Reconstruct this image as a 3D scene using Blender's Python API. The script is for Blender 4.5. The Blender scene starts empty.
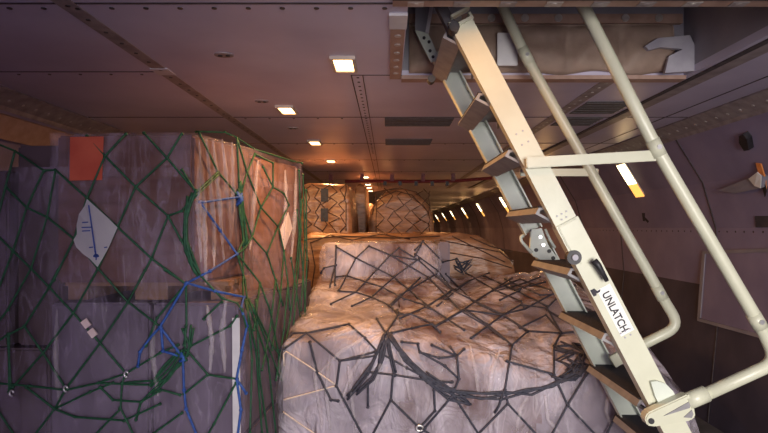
import bpy, bmesh, math, random
from mathutils import Vector, Matrix, noise
from mathutils.bvhtree import BVHTree

random.seed(7)
C = bpy.context.scene.collection
F = 560.0                      # focal length in pixels
VX, VY = 388.0, 228.0          # vanishing point of the hull axis
EYE = Vector((0, 0, 1.95))
CEIL = 2.95


def P(x, y, Y):
    """pixel + distance along the hull -> point in the hold"""
    return Vector(((x - VX) * Y / F, Y, EYE.z - (y - VY) * Y / F))


# ------------------------------------------------------------------ materials
def new_mat(name):
    m = bpy.data.materials.new(name)
    m.use_nodes = True
    nt = m.node_tree
    return m, nt, nt.nodes['Principled BSDF']


def noise_mat(name, c1, c2, scale=4.0, rough=0.6, metal=0.0, stretch=(1, 1, 1), bump=0.0, bscale=30.0, detail=4.0, lo=0.35, hi=0.65, spec=0.5, coat=0.0):
    m, nt, b = new_mat(name)
    tc = nt.nodes.new('ShaderNodeTexCoord')
    mp = nt.nodes.new('ShaderNodeMapping')
    mp.inputs['Scale'].default_value = stretch
    nt.links.new(tc.outputs['Object'], mp.inputs['Vector'])
    n = nt.nodes.new('ShaderNodeTexNoise')
    n.inputs['Scale'].default_value = scale
    n.inputs['Detail'].default_value = detail
    nt.links.new(mp.outputs['Vector'], n.inputs['Vector'])
    r = nt.nodes.new('ShaderNodeValToRGB')
    r.color_ramp.elements[0].position = lo
    r.color_ramp.elements[1].position = hi
    r.color_ramp.elements[0].color = (*c1, 1)
    r.color_ramp.elements[1].color = (*c2, 1)
    nt.links.new(n.outputs['Fac'], r.inputs['Fac'])
    nt.links.new(r.outputs['Color'], b.inputs['Base Color'])
    b.inputs['Roughness'].default_value = rough
    b.inputs['Metallic'].default_value = metal
    b.inputs['Specular IOR Level'].default_value = spec
    b.inputs['Coat Weight'].default_value = coat
    if bump:
        n2 = nt.nodes.new('ShaderNodeTexNoise')
        n2.inputs['Scale'].default_value = bscale
        n2.inputs['Detail'].default_value = 5
        nt.links.new(mp.outputs['Vector'], n2.inputs['Vector'])
        bp = nt.nodes.new('ShaderNodeBump')
        bp.inputs['Strength'].default_value = bump
        bp.inputs['Distance'].default_value = 0.02
        nt.links.new(n2.outputs['Fac'], bp.inputs['Height'])
        nt.links.new(bp.outputs['Normal'], b.inputs['Normal'])
    return m


def emit_mat(name, col, strength):
    m, nt, b = new_mat(name)
    b.inputs['Base Color'].default_value = (*col, 1)
    b.inputs['Emission Color'].default_value = (*col, 1)
    b.inputs['Emission Strength'].default_value = strength
    return m


def wrap_mat(name, col, amin, amax, stretch=(9, 9, 0.9), scale=2.0, rough=0.22, bump=0.5, crease=.25, bs=7.0, dist=.05):
    """clear stretch film: streaky milky patches over clear film, glossy and creased"""
    m, nt, b = new_mat(name)
    tc = nt.nodes.new('ShaderNodeTexCoord')
    mp = nt.nodes.new('ShaderNodeMapping')
    mp.inputs['Scale'].default_value = stretch
    nt.links.new(tc.outputs['Object'], mp.inputs['Vector'])
    n = nt.nodes.new('ShaderNodeTexNoise')
    n.inputs['Scale'].default_value = scale
    n.inputs['Detail'].default_value = 6
    n.inputs['Distortion'].default_value = 0.6
    nt.links.new(mp.outputs['Vector'], n.inputs['Vector'])
    big = nt.nodes.new('ShaderNodeTexNoise')
    big.inputs['Scale'].default_value = 2.4
    big.inputs['Detail'].default_value = 3
    nt.links.new(tc.outputs['Object'], big.inputs['Vector'])
    ad = nt.nodes.new('ShaderNodeMath'); ad.operation = 'ADD'
    nt.links.new(n.outputs['Fac'], ad.inputs[0]); nt.links.new(big.outputs['Fac'], ad.inputs[1])
    mr = nt.nodes.new('ShaderNodeMapRange')
    mr.inputs['From Min'].default_value = 0.78
    mr.inputs['From Max'].default_value = 1.28
    mr.inputs['To Min'].default_value = amin
    mr.inputs['To Max'].default_value = amax
    nt.links.new(ad.outputs[0], mr.inputs['Value'])
    cn = nt.nodes.new('ShaderNodeTexNoise')
    cn.inputs['Scale'].default_value = scale * 1.7
    cn.inputs['Detail'].default_value = 3
    cn.inputs['Distortion'].default_value = 1.0
    nt.links.new(mp.outputs['Vector'], cn.inputs['Vector'])
    su = nt.nodes.new('ShaderNodeMath'); su.operation = 'SUBTRACT'; su.inputs[1].default_value = .5
    nt.links.new(cn.outputs['Fac'], su.inputs[0])
    ab = nt.nodes.new('ShaderNodeMath'); ab.operation = 'ABSOLUTE'
    nt.links.new(su.outputs[0], ab.inputs[0])
    cr = nt.nodes.new('ShaderNodeMapRange')
    cr.inputs['From Min'].default_value = 0.0
    cr.inputs['From Max'].default_value = 0.035
    cr.inputs['To Min'].default_value = crease
    cr.inputs['To Max'].default_value = 0.0
    nt.links.new(ab.outputs[0], cr.inputs['Value'])
    a2 = nt.nodes.new('ShaderNodeMath'); a2.operation = 'ADD'; a2.use_clamp = True
    nt.links.new(mr.outputs['Result'], a2.inputs[0]); nt.links.new(cr.outputs['Result'], a2.inputs[1])
    nt.links.new(a2.outputs[0], b.inputs['Alpha'])
    b.inputs['Base Color'].default_value = (*col, 1)
    b.inputs['Roughness'].default_value = rough
    b.inputs['Specular IOR Level'].default_value = 0.4
    n2 = nt.nodes.new('ShaderNodeTexNoise')
    n2.inputs['Scale'].default_value = 7
    n2.inputs['Detail'].default_value = 7
    n2.inputs['Distortion'].default_value = 1.2
    mp2 = nt.nodes.new('ShaderNodeMapping')
    mp2.inputs['Scale'].default_value = (stretch[0] ** .5, stretch[1] ** .5, stretch[2] ** .5)
    n2.inputs['Scale'].default_value = bs
    nt.links.new(tc.outputs['Object'], mp2.inputs['Vector'])
    nt.links.new(mp2.outputs['Vector'], n2.inputs['Vector'])
    bp = nt.nodes.new('ShaderNodeBump')
    bp.inputs['Strength'].default_value = bump
    bp.inputs['Distance'].default_value = dist
    nt.links.new(n2.outputs['Fac'], bp.inputs['Height'])
    nt.links.new(bp.outputs['Normal'], b.inputs['Normal'])
    return m


M = {}
M['ceiling'] = noise_mat('ceiling panel paint', (.50, .465, .60), (.60, .56, .70), 1.6, .38, bump=.06, bscale=14)
M['seam'] = noise_mat('dark seam sealant', (.05, .04, .045), (.09, .07, .07), 20, .8)
M['strip'] = noise_mat('worn ceiling strip', (.24, .20, .20), (.36, .31, .30), 12, .5)
M['tan_strip'] = noise_mat('tan hatch edging', (.34, .21, .16), (.44, .29, .23), 10, .55)
M['rivet'] = noise_mat('rivet steel', (.05, .045, .05), (.10, .09, .09), 30, .45, .6)
M['bolt'] = noise_mat('bright bolt', (.45, .40, .38), (.6, .55, .52), 30, .4, .4)
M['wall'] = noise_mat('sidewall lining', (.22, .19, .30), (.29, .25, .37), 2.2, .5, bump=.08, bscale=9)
M['wall_shaded'] = noise_mat('sidewall lining darkened for shade', (.05, .042, .065), (.08, .066, .095), 2.2, .7)  # wall lining again, the shade low on the wall put into its colour
M['floor'] = noise_mat('grey cargo floor', (.10, .10, .10), (.17, .16, .16), 6, .5)
M['bulkhead'] = noise_mat('bulkhead lining', (.30, .19, .13), (.40, .26, .18), 3, .6)
M['grey'] = noise_mat('grey well panel', (.24, .23, .27), (.31, .29, .33), 3, .5)
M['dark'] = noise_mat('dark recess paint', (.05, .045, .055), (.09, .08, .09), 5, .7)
M['blanket'] = noise_mat('quilted brown insulation', (.52, .37, .29), (.66, .50, .40), 7, .55, bump=.6, bscale=6)
M['white_paint'] = noise_mat('white bracket paint', (.60, .58, .60), (.72, .70, .70), 9, .45)
M['hook_grey'] = noise_mat('grey bracket paint', (.34, .32, .37), (.42, .40, .44), 9, .5)
M['vent'] = noise_mat('dark vent mesh', (.06, .055, .06), (.12, .11, .11), 60, .6)
M['ladder'] = noise_mat('cream ladder enamel', (.55, .55, .42), (.62, .62, .48), 5, .34, bump=.03, bscale=60)
M['ladder_pale'] = noise_mat('pale mint enamel', (.56, .61, .53), (.64, .68, .59), 6, .35)
M['tread'] = noise_mat('worn tread metal', (.21, .20, .21), (.275, .265, .275), 14, .5)
M['grip'] = noise_mat('black anti slip grit', (.012, .012, .022), (.03, .028, .045), 120, .85, bump=.4, bscale=300)
M['black'] = noise_mat('black rubber', (.012, .012, .015), (.035, .03, .035), 30, .5)
M['ink'] = noise_mat('black stencil ink', (.02, .02, .03), (.035, .03, .04), 30, .7)
M['decal'] = noise_mat('white decal', (.80, .80, .76), (.86, .85, .80), 30, .5)
M['steel'] = noise_mat('galvanised steel', (.55, .55, .56), (.75, .74, .73), 25, .3, .8)
M['carton'] = noise_mat('brown carton board', (.105, .054, .052), (.145, .076, .070), 3.5, .75, stretch=(1, 1, 6), spec=.15)
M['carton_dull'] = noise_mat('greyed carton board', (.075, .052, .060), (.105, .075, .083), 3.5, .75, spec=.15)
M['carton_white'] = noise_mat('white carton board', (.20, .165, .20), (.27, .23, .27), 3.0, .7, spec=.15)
M['carton_white_shaded'] = noise_mat('white carton board darkened for shade', (.105, .082, .115), (.145, .118, .155), 3.0, .7, spec=.15)  # darker copy of the white board: shade on the left load is in the colour
M['carton_orange'] = noise_mat('ochre carton board', (.20, .095, .066), (.28, .14, .10), 3.5, .7, stretch=(1, 1, 8), spec=.15)
M['wood'] = noise_mat('pine skid', (.17, .085, .045), (.24, .13, .075), 3, .7, stretch=(.6, 6, 9))
M['alu'] = noise_mat('scuffed aluminium sheet', (.35, .35, .36), (.5, .5, .5), 9, .4, .7)
M['film'] = wrap_mat('clear stretch film', (.62, .50, .64), .0, .24, crease=.12, stretch=(5, 5, .5), bump=.8, bs=4.0, rough=.16)
M['film_dense'] = wrap_mat('layered stretch film', (.60, .50, .68), .0, .20, stretch=(4, 4, .6), crease=.12, rough=.16, bs=5.0, bump=.8)
M['film_loose'] = wrap_mat('loose clear sheeting', (.80, .71, .80), .02, .72, stretch=(2.6, 3.0, .8), scale=1.1, rough=.15, bump=1.0, bs=3.4, crease=.12, dist=.11)
M['film_fold'] = wrap_mat('gathered film fold', (.85, .78, .82), .04, .34, crease=.08)
M['film_brown'] = noise_mat('crumpled tan sheeting', (.26, .125, .06), (.44, .23, .12), 5, .35, stretch=(1, 1, 4), bump=1.0, bscale=5, spec=.7)
M['green'] = noise_mat('green net cord', (.006, .055, .024), (.018, .115, .05), 60, .6)
M['blue'] = noise_mat('blue lashing rope', (.02, .07, .30), (.045, .13, .45), 60, .6)
M['dark_net'] = noise_mat('dark blue grey webbing', (.022, .024, .040), (.055, .055, .08), 60, .65)
M['far_net'] = noise_mat('brown black net cord', (.06, .03, .02), (.10, .05, .03), 40, .7)
M['cord_white'] = noise_mat('cream cord', (.62, .52, .46), (.75, .64, .56), 60, .6)
M['paper_orange'] = noise_mat('orange paper', (.46, .07, .035), (.54, .10, .05), 9, .7)
M['paper_white'] = noise_mat('white tag paper', (.72, .70, .74), (.82, .80, .82), 6, .7)
M['paper_pink'] = noise_mat('pale pink tag', (.72, .56, .54), (.85, .70, .66), 6, .7)
M['ink_blue'] = noise_mat('blue print ink', (.02, .05, .25), (.04, .08, .34), 30, .7)
M['red'] = noise_mat('red rail paint', (.13, .012, .015), (.19, .02, .02), 12, .5)
M['orange_tab'] = noise_mat('orange tab', (.75, .25, .06), (.85, .32, .10), 12, .6)
M['lamp'] = emit_mat('warm lamp diffuser', (1.0, .62, .25), 9.0)
M['lamp_far'] = emit_mat('pale lamp diffuser', (1.0, .74, .45), 12.0)
M['lamp_side'] = emit_mat('sidewall lamp tube', (1.0, .78, .42), 7.0)
M['lamp_low'] = emit_mat('sidewall lamp glow', (1.0, .46, .10), 1.6)
M['lamp_frame'] = noise_mat('lamp frame', (.5, .42, .35), (.6, .5, .42), 10, .5)


# ------------------------------------------------------------------ builders
def link(name, bm, mat, parent=None, smooth=False):
    me = bpy.data.meshes.new(name)
    bmesh.ops.recalc_face_normals(bm, faces=bm.faces)
    bm.to_mesh(me)
    bm.free()
    if smooth:
        for p in me.polygons:
            p.use_smooth = True
    me.materials.append(M[mat] if isinstance(mat, str) else mat)
    o = bpy.data.objects.new(name, me)
    C.objects.link(o)
    if parent is not None:
        o.parent = parent
        off = parent.location.copy() if parent.parent is None else Vector((0, 0, 0))
        o.matrix_parent_inverse = Matrix.Translation(-off)
    return o


def tag(o, label, cat, group=None):
    o['label'] = label; o['category'] = cat
    if group:
        o['group'] = group
    return o


def thing(name, label, cat, loc, group=None):
    o = bpy.data.objects.new(name, None)
    o.empty_display_size = .1
    C.objects.link(o)
    o.location = Vector(loc)
    return tag(o, label, cat, group)


def struct(name, bm, mat, parent=None):
    o = link(name, bm, mat, parent)
    o['kind'] = 'structure'
    return o


def copy_tree(o, parent=None):
    c = o.copy(); C.objects.link(c)
    if parent is not None:
        c.parent = parent
        c.matrix_parent_inverse = o.matrix_parent_inverse.copy()
    for ch in list(o.children):
        copy_tree(ch, c)
    return c


def B():
    return bmesh.new()


def add_box(bm, lo, hi, bevel=0.0):
    r = bmesh.ops.create_cube(bm, size=1.0)
    lo, hi = Vector(lo), Vector(hi)
    for v in r['verts']:
        v.co = Vector(((lo[i] + hi[i]) / 2 + v.co[i] * (hi[i] - lo[i]) for i in range(3)))
    if bevel:
        es = list({e for v in r['verts'] for e in v.link_edges})
        bmesh.ops.bevel(bm, geom=es, offset=bevel, segments=2, affect='EDGES')
    return bm


def frame_from(dirv, up=Vector((0, 0, 1))):
    d = dirv.normalized()
    if abs(d.dot(up)) > .97:
        up = Vector((0, 1, 0))
    a = d.cross(up).normalized()
    b = a.cross(d).normalized()
    return d, a, b


def add_tube(bm, pts, r, seg=8, rx=None):
    """tube along a polyline with parallel frames; rx flattens it"""
    pts = [Vector(p) for p in pts]
    q = [pts[0]]
    for p in pts[1:]:
        if (p - q[-1]).length > 1e-4:
            q.append(p)
    pts = q
    if len(pts) < 2:
        return bm
    rings = []
    d, a, b = frame_from(pts[1] - pts[0])
    for i, p in enumerate(pts):
        t = (pts[min(i + 1, len(pts) - 1)] - pts[max(i - 1, 0)]).normalized()
        a = (a - t * a.dot(t))
        a = a.normalized() if a.length > 1e-5 else frame_from(t)[1]
        b = a.cross(t).normalized()
        rr = r[i] if isinstance(r, (list, tuple)) else r
        rings.append([bm.verts.new(p + a * math.cos(2 * math.pi * k / seg) * rr + b * math.sin(2 * math.pi * k / seg) * (rx or rr)) for k in range(seg)])
    for i in range(len(rings) - 1):
        for k in range(seg):
            bm.faces.new((rings[i][k], rings[i][(k + 1) % seg], rings[i + 1][(k + 1) % seg], rings[i + 1][k]))
    bm.faces.new(list(reversed(rings[0])))
    bm.faces.new(rings[-1])
    return bm


def add_prism(bm, pts, ext):
    """polygon extruded along a vector"""
    ext = Vector(ext)
    a = [bm.verts.new(Vector(p)) for p in pts]
    b = [bm.verts.new(Vector(p) + ext) for p in pts]
    n = len(a)
    bm.faces.new(list(reversed(a)))
    bm.faces.new(b)
    for i in range(n):
        bm.faces.new((a[i], a[(i + 1) % n], b[(i + 1) % n], b[i]))
    return bm


def bevel_all(bm, w, seg=2):
    bmesh.ops.bevel(bm, geom=list(bm.edges), offset=w, segments=seg, affect='EDGES')
    return bm


def add_cyl(bm, c, axis, r, h, seg=16):
    d, a, b = frame_from(Vector(axis))
    c = Vector(c)
    return add_prism(bm, [c + a * math.cos(2 * math.pi * k / seg) * r + b * math.sin(2 * math.pi * k / seg) * r for k in range(seg)], d * h)


def obar(bm, p, q, w, t, side=None):
    """rectangular bar between two points: w in the side direction, t across"""
    p, q = Vector(p), Vector(q)
    d = (q - p).normalized()
    n = Vector((0, 1, 0)) if side is None else Vector(side)
    a = d.cross(n).normalized()
    n = a.cross(d).normalized()
    return add_prism(bm, [p + a * w / 2 + n * t / 2, p - a * w / 2 + n * t / 2, p - a * w / 2 - n * t / 2, p + a * w / 2 - n * t / 2], q - p)


def fillet(pts, rad, n=6):
    out = [pts[0]]
    for i in range(1, len(pts) - 1):
        p, a, b = pts[i], pts[i - 1], pts[i + 1]
        u = (a - p); v = (b - p)
        r = min(rad, u.length * .49, v.length * .49)
        s = p + u.normalized() * r; e = p + v.normalized() * r
        for k in range(n + 1):
            t = k / n
            out.append(s * (1 - t) ** 2 + p * 2 * t * (1 - t) + e * t ** 2)
    out.append(pts[-1])
    return out


# ------------------------------------------------------------------ hull
PROF = [(2.72, 1.0), (2.86, .92), (3.15, .45), (3.28, 0.0), (3.33, -.6), (3.2, -1.95)]


def on_wall(x, y, off=0.0):
    """point of the right sidewall seen at a pixel"""
    rx, rz = (x - VX) / F, -(y - VY) / F
    for (x0, z0), (x1, z1) in zip(PROF, PROF[1:]):
        # (x0 + t dx) / rx = (z0 + t dz) / rz
        dx, dz = x1 - x0, z1 - z0
        den = dx * rz - dz * rx
        if abs(den) < 1e-9:
            continue
        t = (z0 * rx - x0 * rz) / den
        if -1e-6 <= t <= 1 + 1e-6:
            X = x0 + t * dx; Z = z0 + t * dz
            Y = X / rx
            nrm = Vector((-abs(dz), 0, dx if dz < 0 else -dx)).normalized()
            nrm = Vector((dz, 0, -dx)).normalized()
            if nrm.x > 0:
                nrm = -nrm
            return Vector((X, Y, EYE.z + Z)) + nrm * off, nrm, Vector((dx, 0, dz)).normalized()
    return None


Y0, Y1 = -3.6, 42.0
HX0, HX1, HY0, HY1 = .09, 1.97, 2.47, 3.73       # the hatch opening

bm = B(); add_box(bm, (-3.4, Y0, -.08), (3.4, Y1, 0)); struct('floor', bm, 'floor')

bm = B()
add_box(bm, (-2.74, Y0, CEIL), (HX0, Y1, CEIL + .05))
add_box(bm, (HX1, Y0, CEIL), (2.74, Y1, CEIL + .05))
add_box(bm, (HX0, Y0, CEIL), (HX1, HY0, CEIL + .05))
add_box(bm, (HX0, HY1, CEIL), (HX1, Y1, CEIL + .05))
ceil = struct('ceiling', bm, 'ceiling')


def side_wall(sgn, name):
    bm = B()
    outer = [(x + .06, z) for x, z in PROF]
    pts = [Vector((sgn * x, Y0, EYE.z + z)) for x, z in PROF[:5]] + [Vector((sgn * x, Y0, EYE.z + z)) for x, z in reversed(outer[:5])]
    add_prism(bm, pts, (0, Y1 - Y0, 0))
    w = struct(name, bm, 'wall')
    bm = B()
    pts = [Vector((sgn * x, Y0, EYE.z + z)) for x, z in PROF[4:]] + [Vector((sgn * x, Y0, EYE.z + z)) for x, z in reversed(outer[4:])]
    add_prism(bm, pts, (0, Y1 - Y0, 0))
    struct('lower_lining', bm, 'wall_shaded', w)  # lower run of the same wall, painted dark for the shade there
    return w


wr = side_wall(1, 'wall_right')
wl = side_wall(-1, 'wall_left')
bm = B(); add_box(bm, (-3.5, Y1, 0), (3.5, Y1 + .05, 3.0)); struct('wall_back', bm, 'bulkhead')

# seams and strips on the ceiling
trim_no = [0]


def trim(lo, hi, mat, parent=None):
    trim_no[0] += 1
    bm = B(); add_box(bm, lo, hi)
    return struct('trim_%d' % trim_no[0], bm, mat, parent)


def seam_y(y, x0, x1, w=.010):
    trim((x0, y - w / 2, CEIL - .003), (x1, y + w / 2, CEIL + .001), 'seam')


def seam_x(x, y0, y1, w=.010, mat='seam', h=.003):
    trim((x - w / 2, y0, CEIL - h), (x + w / 2, y1, CEIL + .001), mat)


def rivets(name, pts, nrm, r=.008, mat='rivet', parent=None, h=.004):
    bm = B()
    for p in pts:
        add_cyl(bm, p, nrm, r, h, 8)
    return struct(name, bm, mat, parent)


seam_x(-1.435, Y0, 14, .085, 'strip', .004)
rivets('rivet_row', [Vector((-1.435, 2.0 + .17 * k, CEIL - .003)) for k in range(40)], (0, 0, -1), .011, parent=ceil)
trim((-1.49, 3.50, CEIL - .007), (-1.38, 3.64, CEIL), 'white_paint')
seam_x(-.24, 3.66, 14, .008)
seam_x(-.165, 3.66, 14, .006)
rivets('rivet_row', [Vector((-.20, 3.72 + .115 * k, CEIL)) for k in range(34)], (0, 0, -1), .009, parent=ceil)
seam_x(1.50, 3.74, 14, .10, 'strip', .004)
rivets('rivet_row', [Vector((1.50, 3.85 + .13 * k, CEIL - .003)) for k in range(30)], (0, 0, -1), .012, 'bolt', ceil)
seam_x(2.02, 2.2, 14, .035, 'seam', .010)
seam_x(2.10, 2.2, 14, .10, 'strip', .005)
seam_x(2.5, 2.2, 14, .012)
seam_y(2.49, -2.7, HX0 - .01, .014)
rivets('screw_row', [Vector((-1.72 + .155 * k, 2.545, CEIL)) for k in range(12)], (0, 0, -1), .012, parent=ceil)
seam_y(3.58, -2.7, -1.48)
rivets('screw_row', [Vector((-2.4 + .2 * k, 3.64, CEIL)) for k in range(5)], (0, 0, -1), .010, parent=ceil)
seam_y(3.66, -.24, HX0)
for yy in (5.05, 6.6, 8.2, 9.9, 11.6):
    seam_y(yy, -2.7, 2.7, .016)
    rivets('screw_row', [Vector((-1.3 + .22 * k, yy + .06, CEIL)) for k in range(12)], (0, 0, -1), .011, parent=ceil)
# long sidewall strips where the ceiling turns down
for s, w in ((1, wr), (-1, wl)):
    bm = B()
    pts = [(2.70, .985), (2.845, .905), (2.865, .875), (2.88, .90), (2.865, .935), (2.71, 1.0)]
    add_prism(bm, [Vector((s * x, Y0, EYE.z + z)) for x, z in pts], (0, Y1 - Y0, 0))
    struct('cove_strip', bm, 'strip', w)
    n = Vector((-s * .5, 0, -.85)).normalized()
    rivets('rivet_row', [Vector((s * 2.79, 2.2 + .16 * k, EYE.z + .935)) for k in range(40)], n, .013, 'bolt', w)
bm = B()
add_prism(bm, [Vector((-x, Y0, EYE.z + z)) for x, z in ((2.89, .86), (2.99, .70), (2.95, .68), (2.85, .84))], (0, 20, 0))
struct('cove_beam', bm, 'tan_strip', wl)
# seam of rivets along the right wall near eye level
rivets('rivet_row', [Vector((3.285, 3.6 + .13 * k, EYE.z - .035)) for k in range(40)], (-1, 0, 0), .010, 'seam', wr)
for yy in (4.1, 5.6, 7.9, 9.4, 12.2, 16, 20, 24):
    bm = B()
    for (x0, z0), (x1, z1) in zip(PROF[1:], PROF[2:]):
        obar(bm, Vector((x0 - .002, yy, EYE.z + z0)), Vector((x1 - .002, yy, EYE.z + z1)), .016, .010, (1, 0, 0))
    struct('wall_joint', bm, 'seam', wr)

# ---- hatch well above the ceiling
ZT = 3.75
bm = B(); add_box(bm, (HX0 - .04, HY1, CEIL + .05), (HX1 + .04, HY1 + .04, ZT)); struct('hatch_wall_back', bm, 'grey')
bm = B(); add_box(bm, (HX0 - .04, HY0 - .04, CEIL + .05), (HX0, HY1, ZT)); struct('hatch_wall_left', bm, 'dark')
bm = B(); add_box(bm, (HX1, HY0 - .04, CEIL + .05), (HX1 + .04, HY1, ZT)); struct('hatch_wall_right', bm, 'grey')
bm = B(); add_box(bm, (HX0, HY0 - .04, CEIL + .05), (HX1, HY0, ZT)); struct('hatch_wall_front', bm, 'grey')
bm = B(); add_box(bm, (HX0 - .04, HY0 - .04, ZT), (HX1 + .04, HY1 + .04, ZT + .04)); struct('hatch_wall_top', bm, 'grey')
# lip along the near edge
lip = trim((.02, 2.38, CEIL - .028), (HX1 + .9, 2.46, CEIL + .0), 'tan_strip')
for k in range(11):
    bm = B(); add_cyl(bm, (.12 + .2 * k, 2.43, CEIL - .027), (0, 0, -1), .014, .006, 12)
    add_box(bm, (.085 + .2 * k, 2.405, CEIL - .031), (.155 + .2 * k, 2.455, CEIL - .027))
    struct('lip_fitting', bm, 'strip' if k % 3 else 'bolt', lip)
trim((.02, 2.36, CEIL - .034), (HX1 + .9, 2.38, CEIL), 'seam')
edge = trim((.012, 2.78, CEIL - .012), (.085, 3.72, CEIL), 'tan_strip')
rivets('bolt_row', [Vector((.05, 2.88 + .14 * k, CEIL - .012)) for k in range(6)], (0, 0, -1), .018, 'bolt', edge)
trim((.005, 2.60, CEIL - .014), (.092, 2.78, CEIL), 'white_paint')
trim((HX0, HY1 - .03, CEIL - .015), (HX1, HY1 + .06, CEIL + .01), 'tan_strip')

# quilted blanket on the back wall of the well
bt = thing('insulation_blanket', 'brown quilted insulation blanket lining the ceiling hatch behind the ladder', 'insulation', (1.0, 3.70, 2.99))
bm = B()
NX, NZ = 60, 14
rows = []
for i in range(NX + 1):
    X = .14 + (HX1 - .22) * i / NX
    col = []
    for j in range(NZ + 1):
        z = 2.975 + .32 * j / NZ
        q = abs(math.sin(math.pi * (i / NX) * 5.0)) ** .5 * (math.sin(math.pi * j / NZ)) ** .5
        d = .015 + .07 * q + .03 * noise.noise(Vector((X * 5, 3, z * 9)))
        zz = z + .02 * noise.noise(Vector((X * 4, 8, 1))) * (1 - j / NZ)
        col.append(bm.verts.new((X, 3.72 - d, zz)))
    rows.append(col)
for i in range(NX):
    for j in range(NZ):
        bm.faces.new((rows[i][j], rows[i + 1][j], rows[i + 1][j + 1], rows[i][j + 1]))
bmesh.ops.solidify(bm, geom=bm.faces[:], thickness=.01)
link('quilted_sheet', bm, 'blanket', bt, True)
bm = B(); add_box(bm, (.14, 3.685, 3.30), (HX1 - .03, 3.72, 3.36)); link('top_batten', bm, 'tan_strip', bt)
for k in range(8):
    bm = B(); add_cyl(bm, (.24 + .22 * k, 3.685, 3.33), (0, -1, 0), .025, .012, 14); link('stud', bm, 'bolt', bt)
bm = B()
add_box(bm, (.70, 3.58, 2.99), (.83, 3.60, 3.20), .004)
tag(link('cover_plate', bm, 'white_paint'), 'pale square plate in the hatch, just right of the top of the ladder rail', 'plate')

# white hooked bracket at the hatch corner
bm = B()
pts = [(645, 46), (658, 38), (690, 35), (706, 70), (665, 73), (669, 56), (683, 49), (661, 47), (649, 50)]
add_prism(bm, [P(x, y, 3.60) for x, y in pts], (0, .03, 0))
tag(link('hook_bracket', bm, 'hook_grey'), 'pale grey hook shaped bracket at the right rear corner of the ceiling hatch', 'bracket')

# vents
vb = None
for (xa, xb, ya, yb, lab) in ((-.03, .60, 5.06, 5.48, 'long dark vent in the ceiling left of the ladder, nearer of the two'),
                              (-.03, .50, 6.28, 6.72, 'long dark vent in the ceiling left of the ladder, farther of the two'),
                              (1.58, 1.95, 4.42, 4.88, 'dark vent in the ceiling right of the ladder, nearer of the two'),
                              (1.58, 1.95, 5.05, 5.45, 'dark vent in the ceiling right of the ladder, farther of the two')):
    t = thing('ceiling_vent', lab, 'vent', ((xa + xb) / 2, (ya + yb) / 2, CEIL - .006), 'dark ceiling vents')
    bm = B(); add_box(bm, (xa, ya, CEIL - .006), (xb, yb, CEIL)); link('mesh_panel', bm, 'vent', t)
    for k in range(5):
        bm = B(); yk = ya + (yb - ya) * (k + .5) / 5
        add_box(bm, (xa, yk - .012, CEIL - .010), (xb, yk + .012, CEIL - .006)); link('slat', bm, 'vent', t)

# small oval fittings
for (x, y, lab) in ((224, 54.5, 'dark oval fitting in the ceiling left of the big square lamp'), (262, 101, 'small dark fitting in the ceiling left of the second lamp'),
                    (293, 128, 'small dark fitting in the ceiling left of the third lamp')):
    Y = F * 1.0 / (VY - y); X = (x - VX) * Y / F
    bm = B()
    pts = [Vector((X + .055 * math.cos(a), Y + .045 * math.sin(a), CEIL - .006)) for a in [2 * math.pi * k / 20 for k in range(20)]]
    add_prism(bm, pts, (0, 0, .007))
    t = tag(link('ceiling_fitting', bm, 'strip'), lab, 'fitting', 'oval ceiling fittings')
    for s in (-1, 1):
        bm = B(); add_cyl(bm, (X + .022 * s, Y, CEIL - .006), (0, 0, -1), .013, .005, 10); link('plug', bm, 'black', t)


# ------------------------------------------------------------------ lamps
def lamp(name, loc, energy, col, size, rot=(0, 0, 0), shape='RECTANGLE', size_y=None):
    d = bpy.data.lights.new(name, 'AREA')
    d.energy = energy; d.color = col; d.shape = shape; d.size = size
    if size_y:
        d.size_y = size_y
    o = bpy.data.objects.new(name, d); C.objects.link(o)
    o.location = loc; o.rotation_euler = rot
    return o


def make_ceiling_light(X, Y, label, mat='lamp'):
    t = thing('ceiling_light', label, 'lamp', (X, Y, CEIL), 'recessed ceiling lamps')
    w, l = .056, .125
    bm = B()
    o = .018
    for lo, hi in (((X - w - o, Y - l - o), (X - w, Y + l + o)), ((X + w, Y - l - o), (X + w + o, Y + l + o)), ((X - w, Y - l - o), (X + w, Y - l)), ((X - w, Y + l), (X + w, Y + l + o))):
        add_box(bm, (lo[0], lo[1], CEIL - .02), (hi[0], hi[1], CEIL))
    link('lamp_frame', bm, 'lamp_frame', t)
    bm = B(); add_box(bm, (X - w, Y - l, CEIL - .010), (X + w, Y + l, CEIL)); link('diffuser', bm, mat, t)
    return t


CL = [(344, 63, 'square ceiling lamp nearest the camera, close left of the ceiling hatch', 22),
      (287, 109, 'bright ceiling lamp above the right end of the tall green netted load', 16),
      (315, 142, 'third ceiling lamp of the row, behind the tall load', 14),
      (331, 160.5, 'small fourth ceiling lamp of the row, beyond the tall load', 14)]
WARM = (1.0, .50, .18)
for x, y, lab, e in CL:
    e *= 1.3
    Y = F / (VY - y); X = (x - VX) * Y / F
    make_ceiling_light(X, Y, lab)
    lamp('lamp_glow', (X, Y, CEIL - .03), e, WARM, .14, size_y=.3)
make_ceiling_light(-2.55, 6.3, 'ceiling lamp just hidden behind the left end of the tall load')
lamp('lamp_glow', (-2.55, 6.3, CEIL - .03), 1.5, WARM, .14, size_y=.3)
for k, (x, y) in enumerate(((365.5, 176.6), (366.6, 180.4), (368, 184), (369.2, 187.2), (370.6, 190.5))):
    Y = F / (VY - y); X = (x - VX) * Y / F
    make_ceiling_light(X, Y, 'small pale lamp in the distant ceiling row, %s' % ('nearest of five', 'second of five from the front', 'middle of five', 'fourth of five from the front', 'farthest of five')[k], 'lamp_far')
    lamp('lamp_glow', (X, Y, CEIL - .03), 16, (1.0, .45, .16), .14, size_y=.3)
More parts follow.
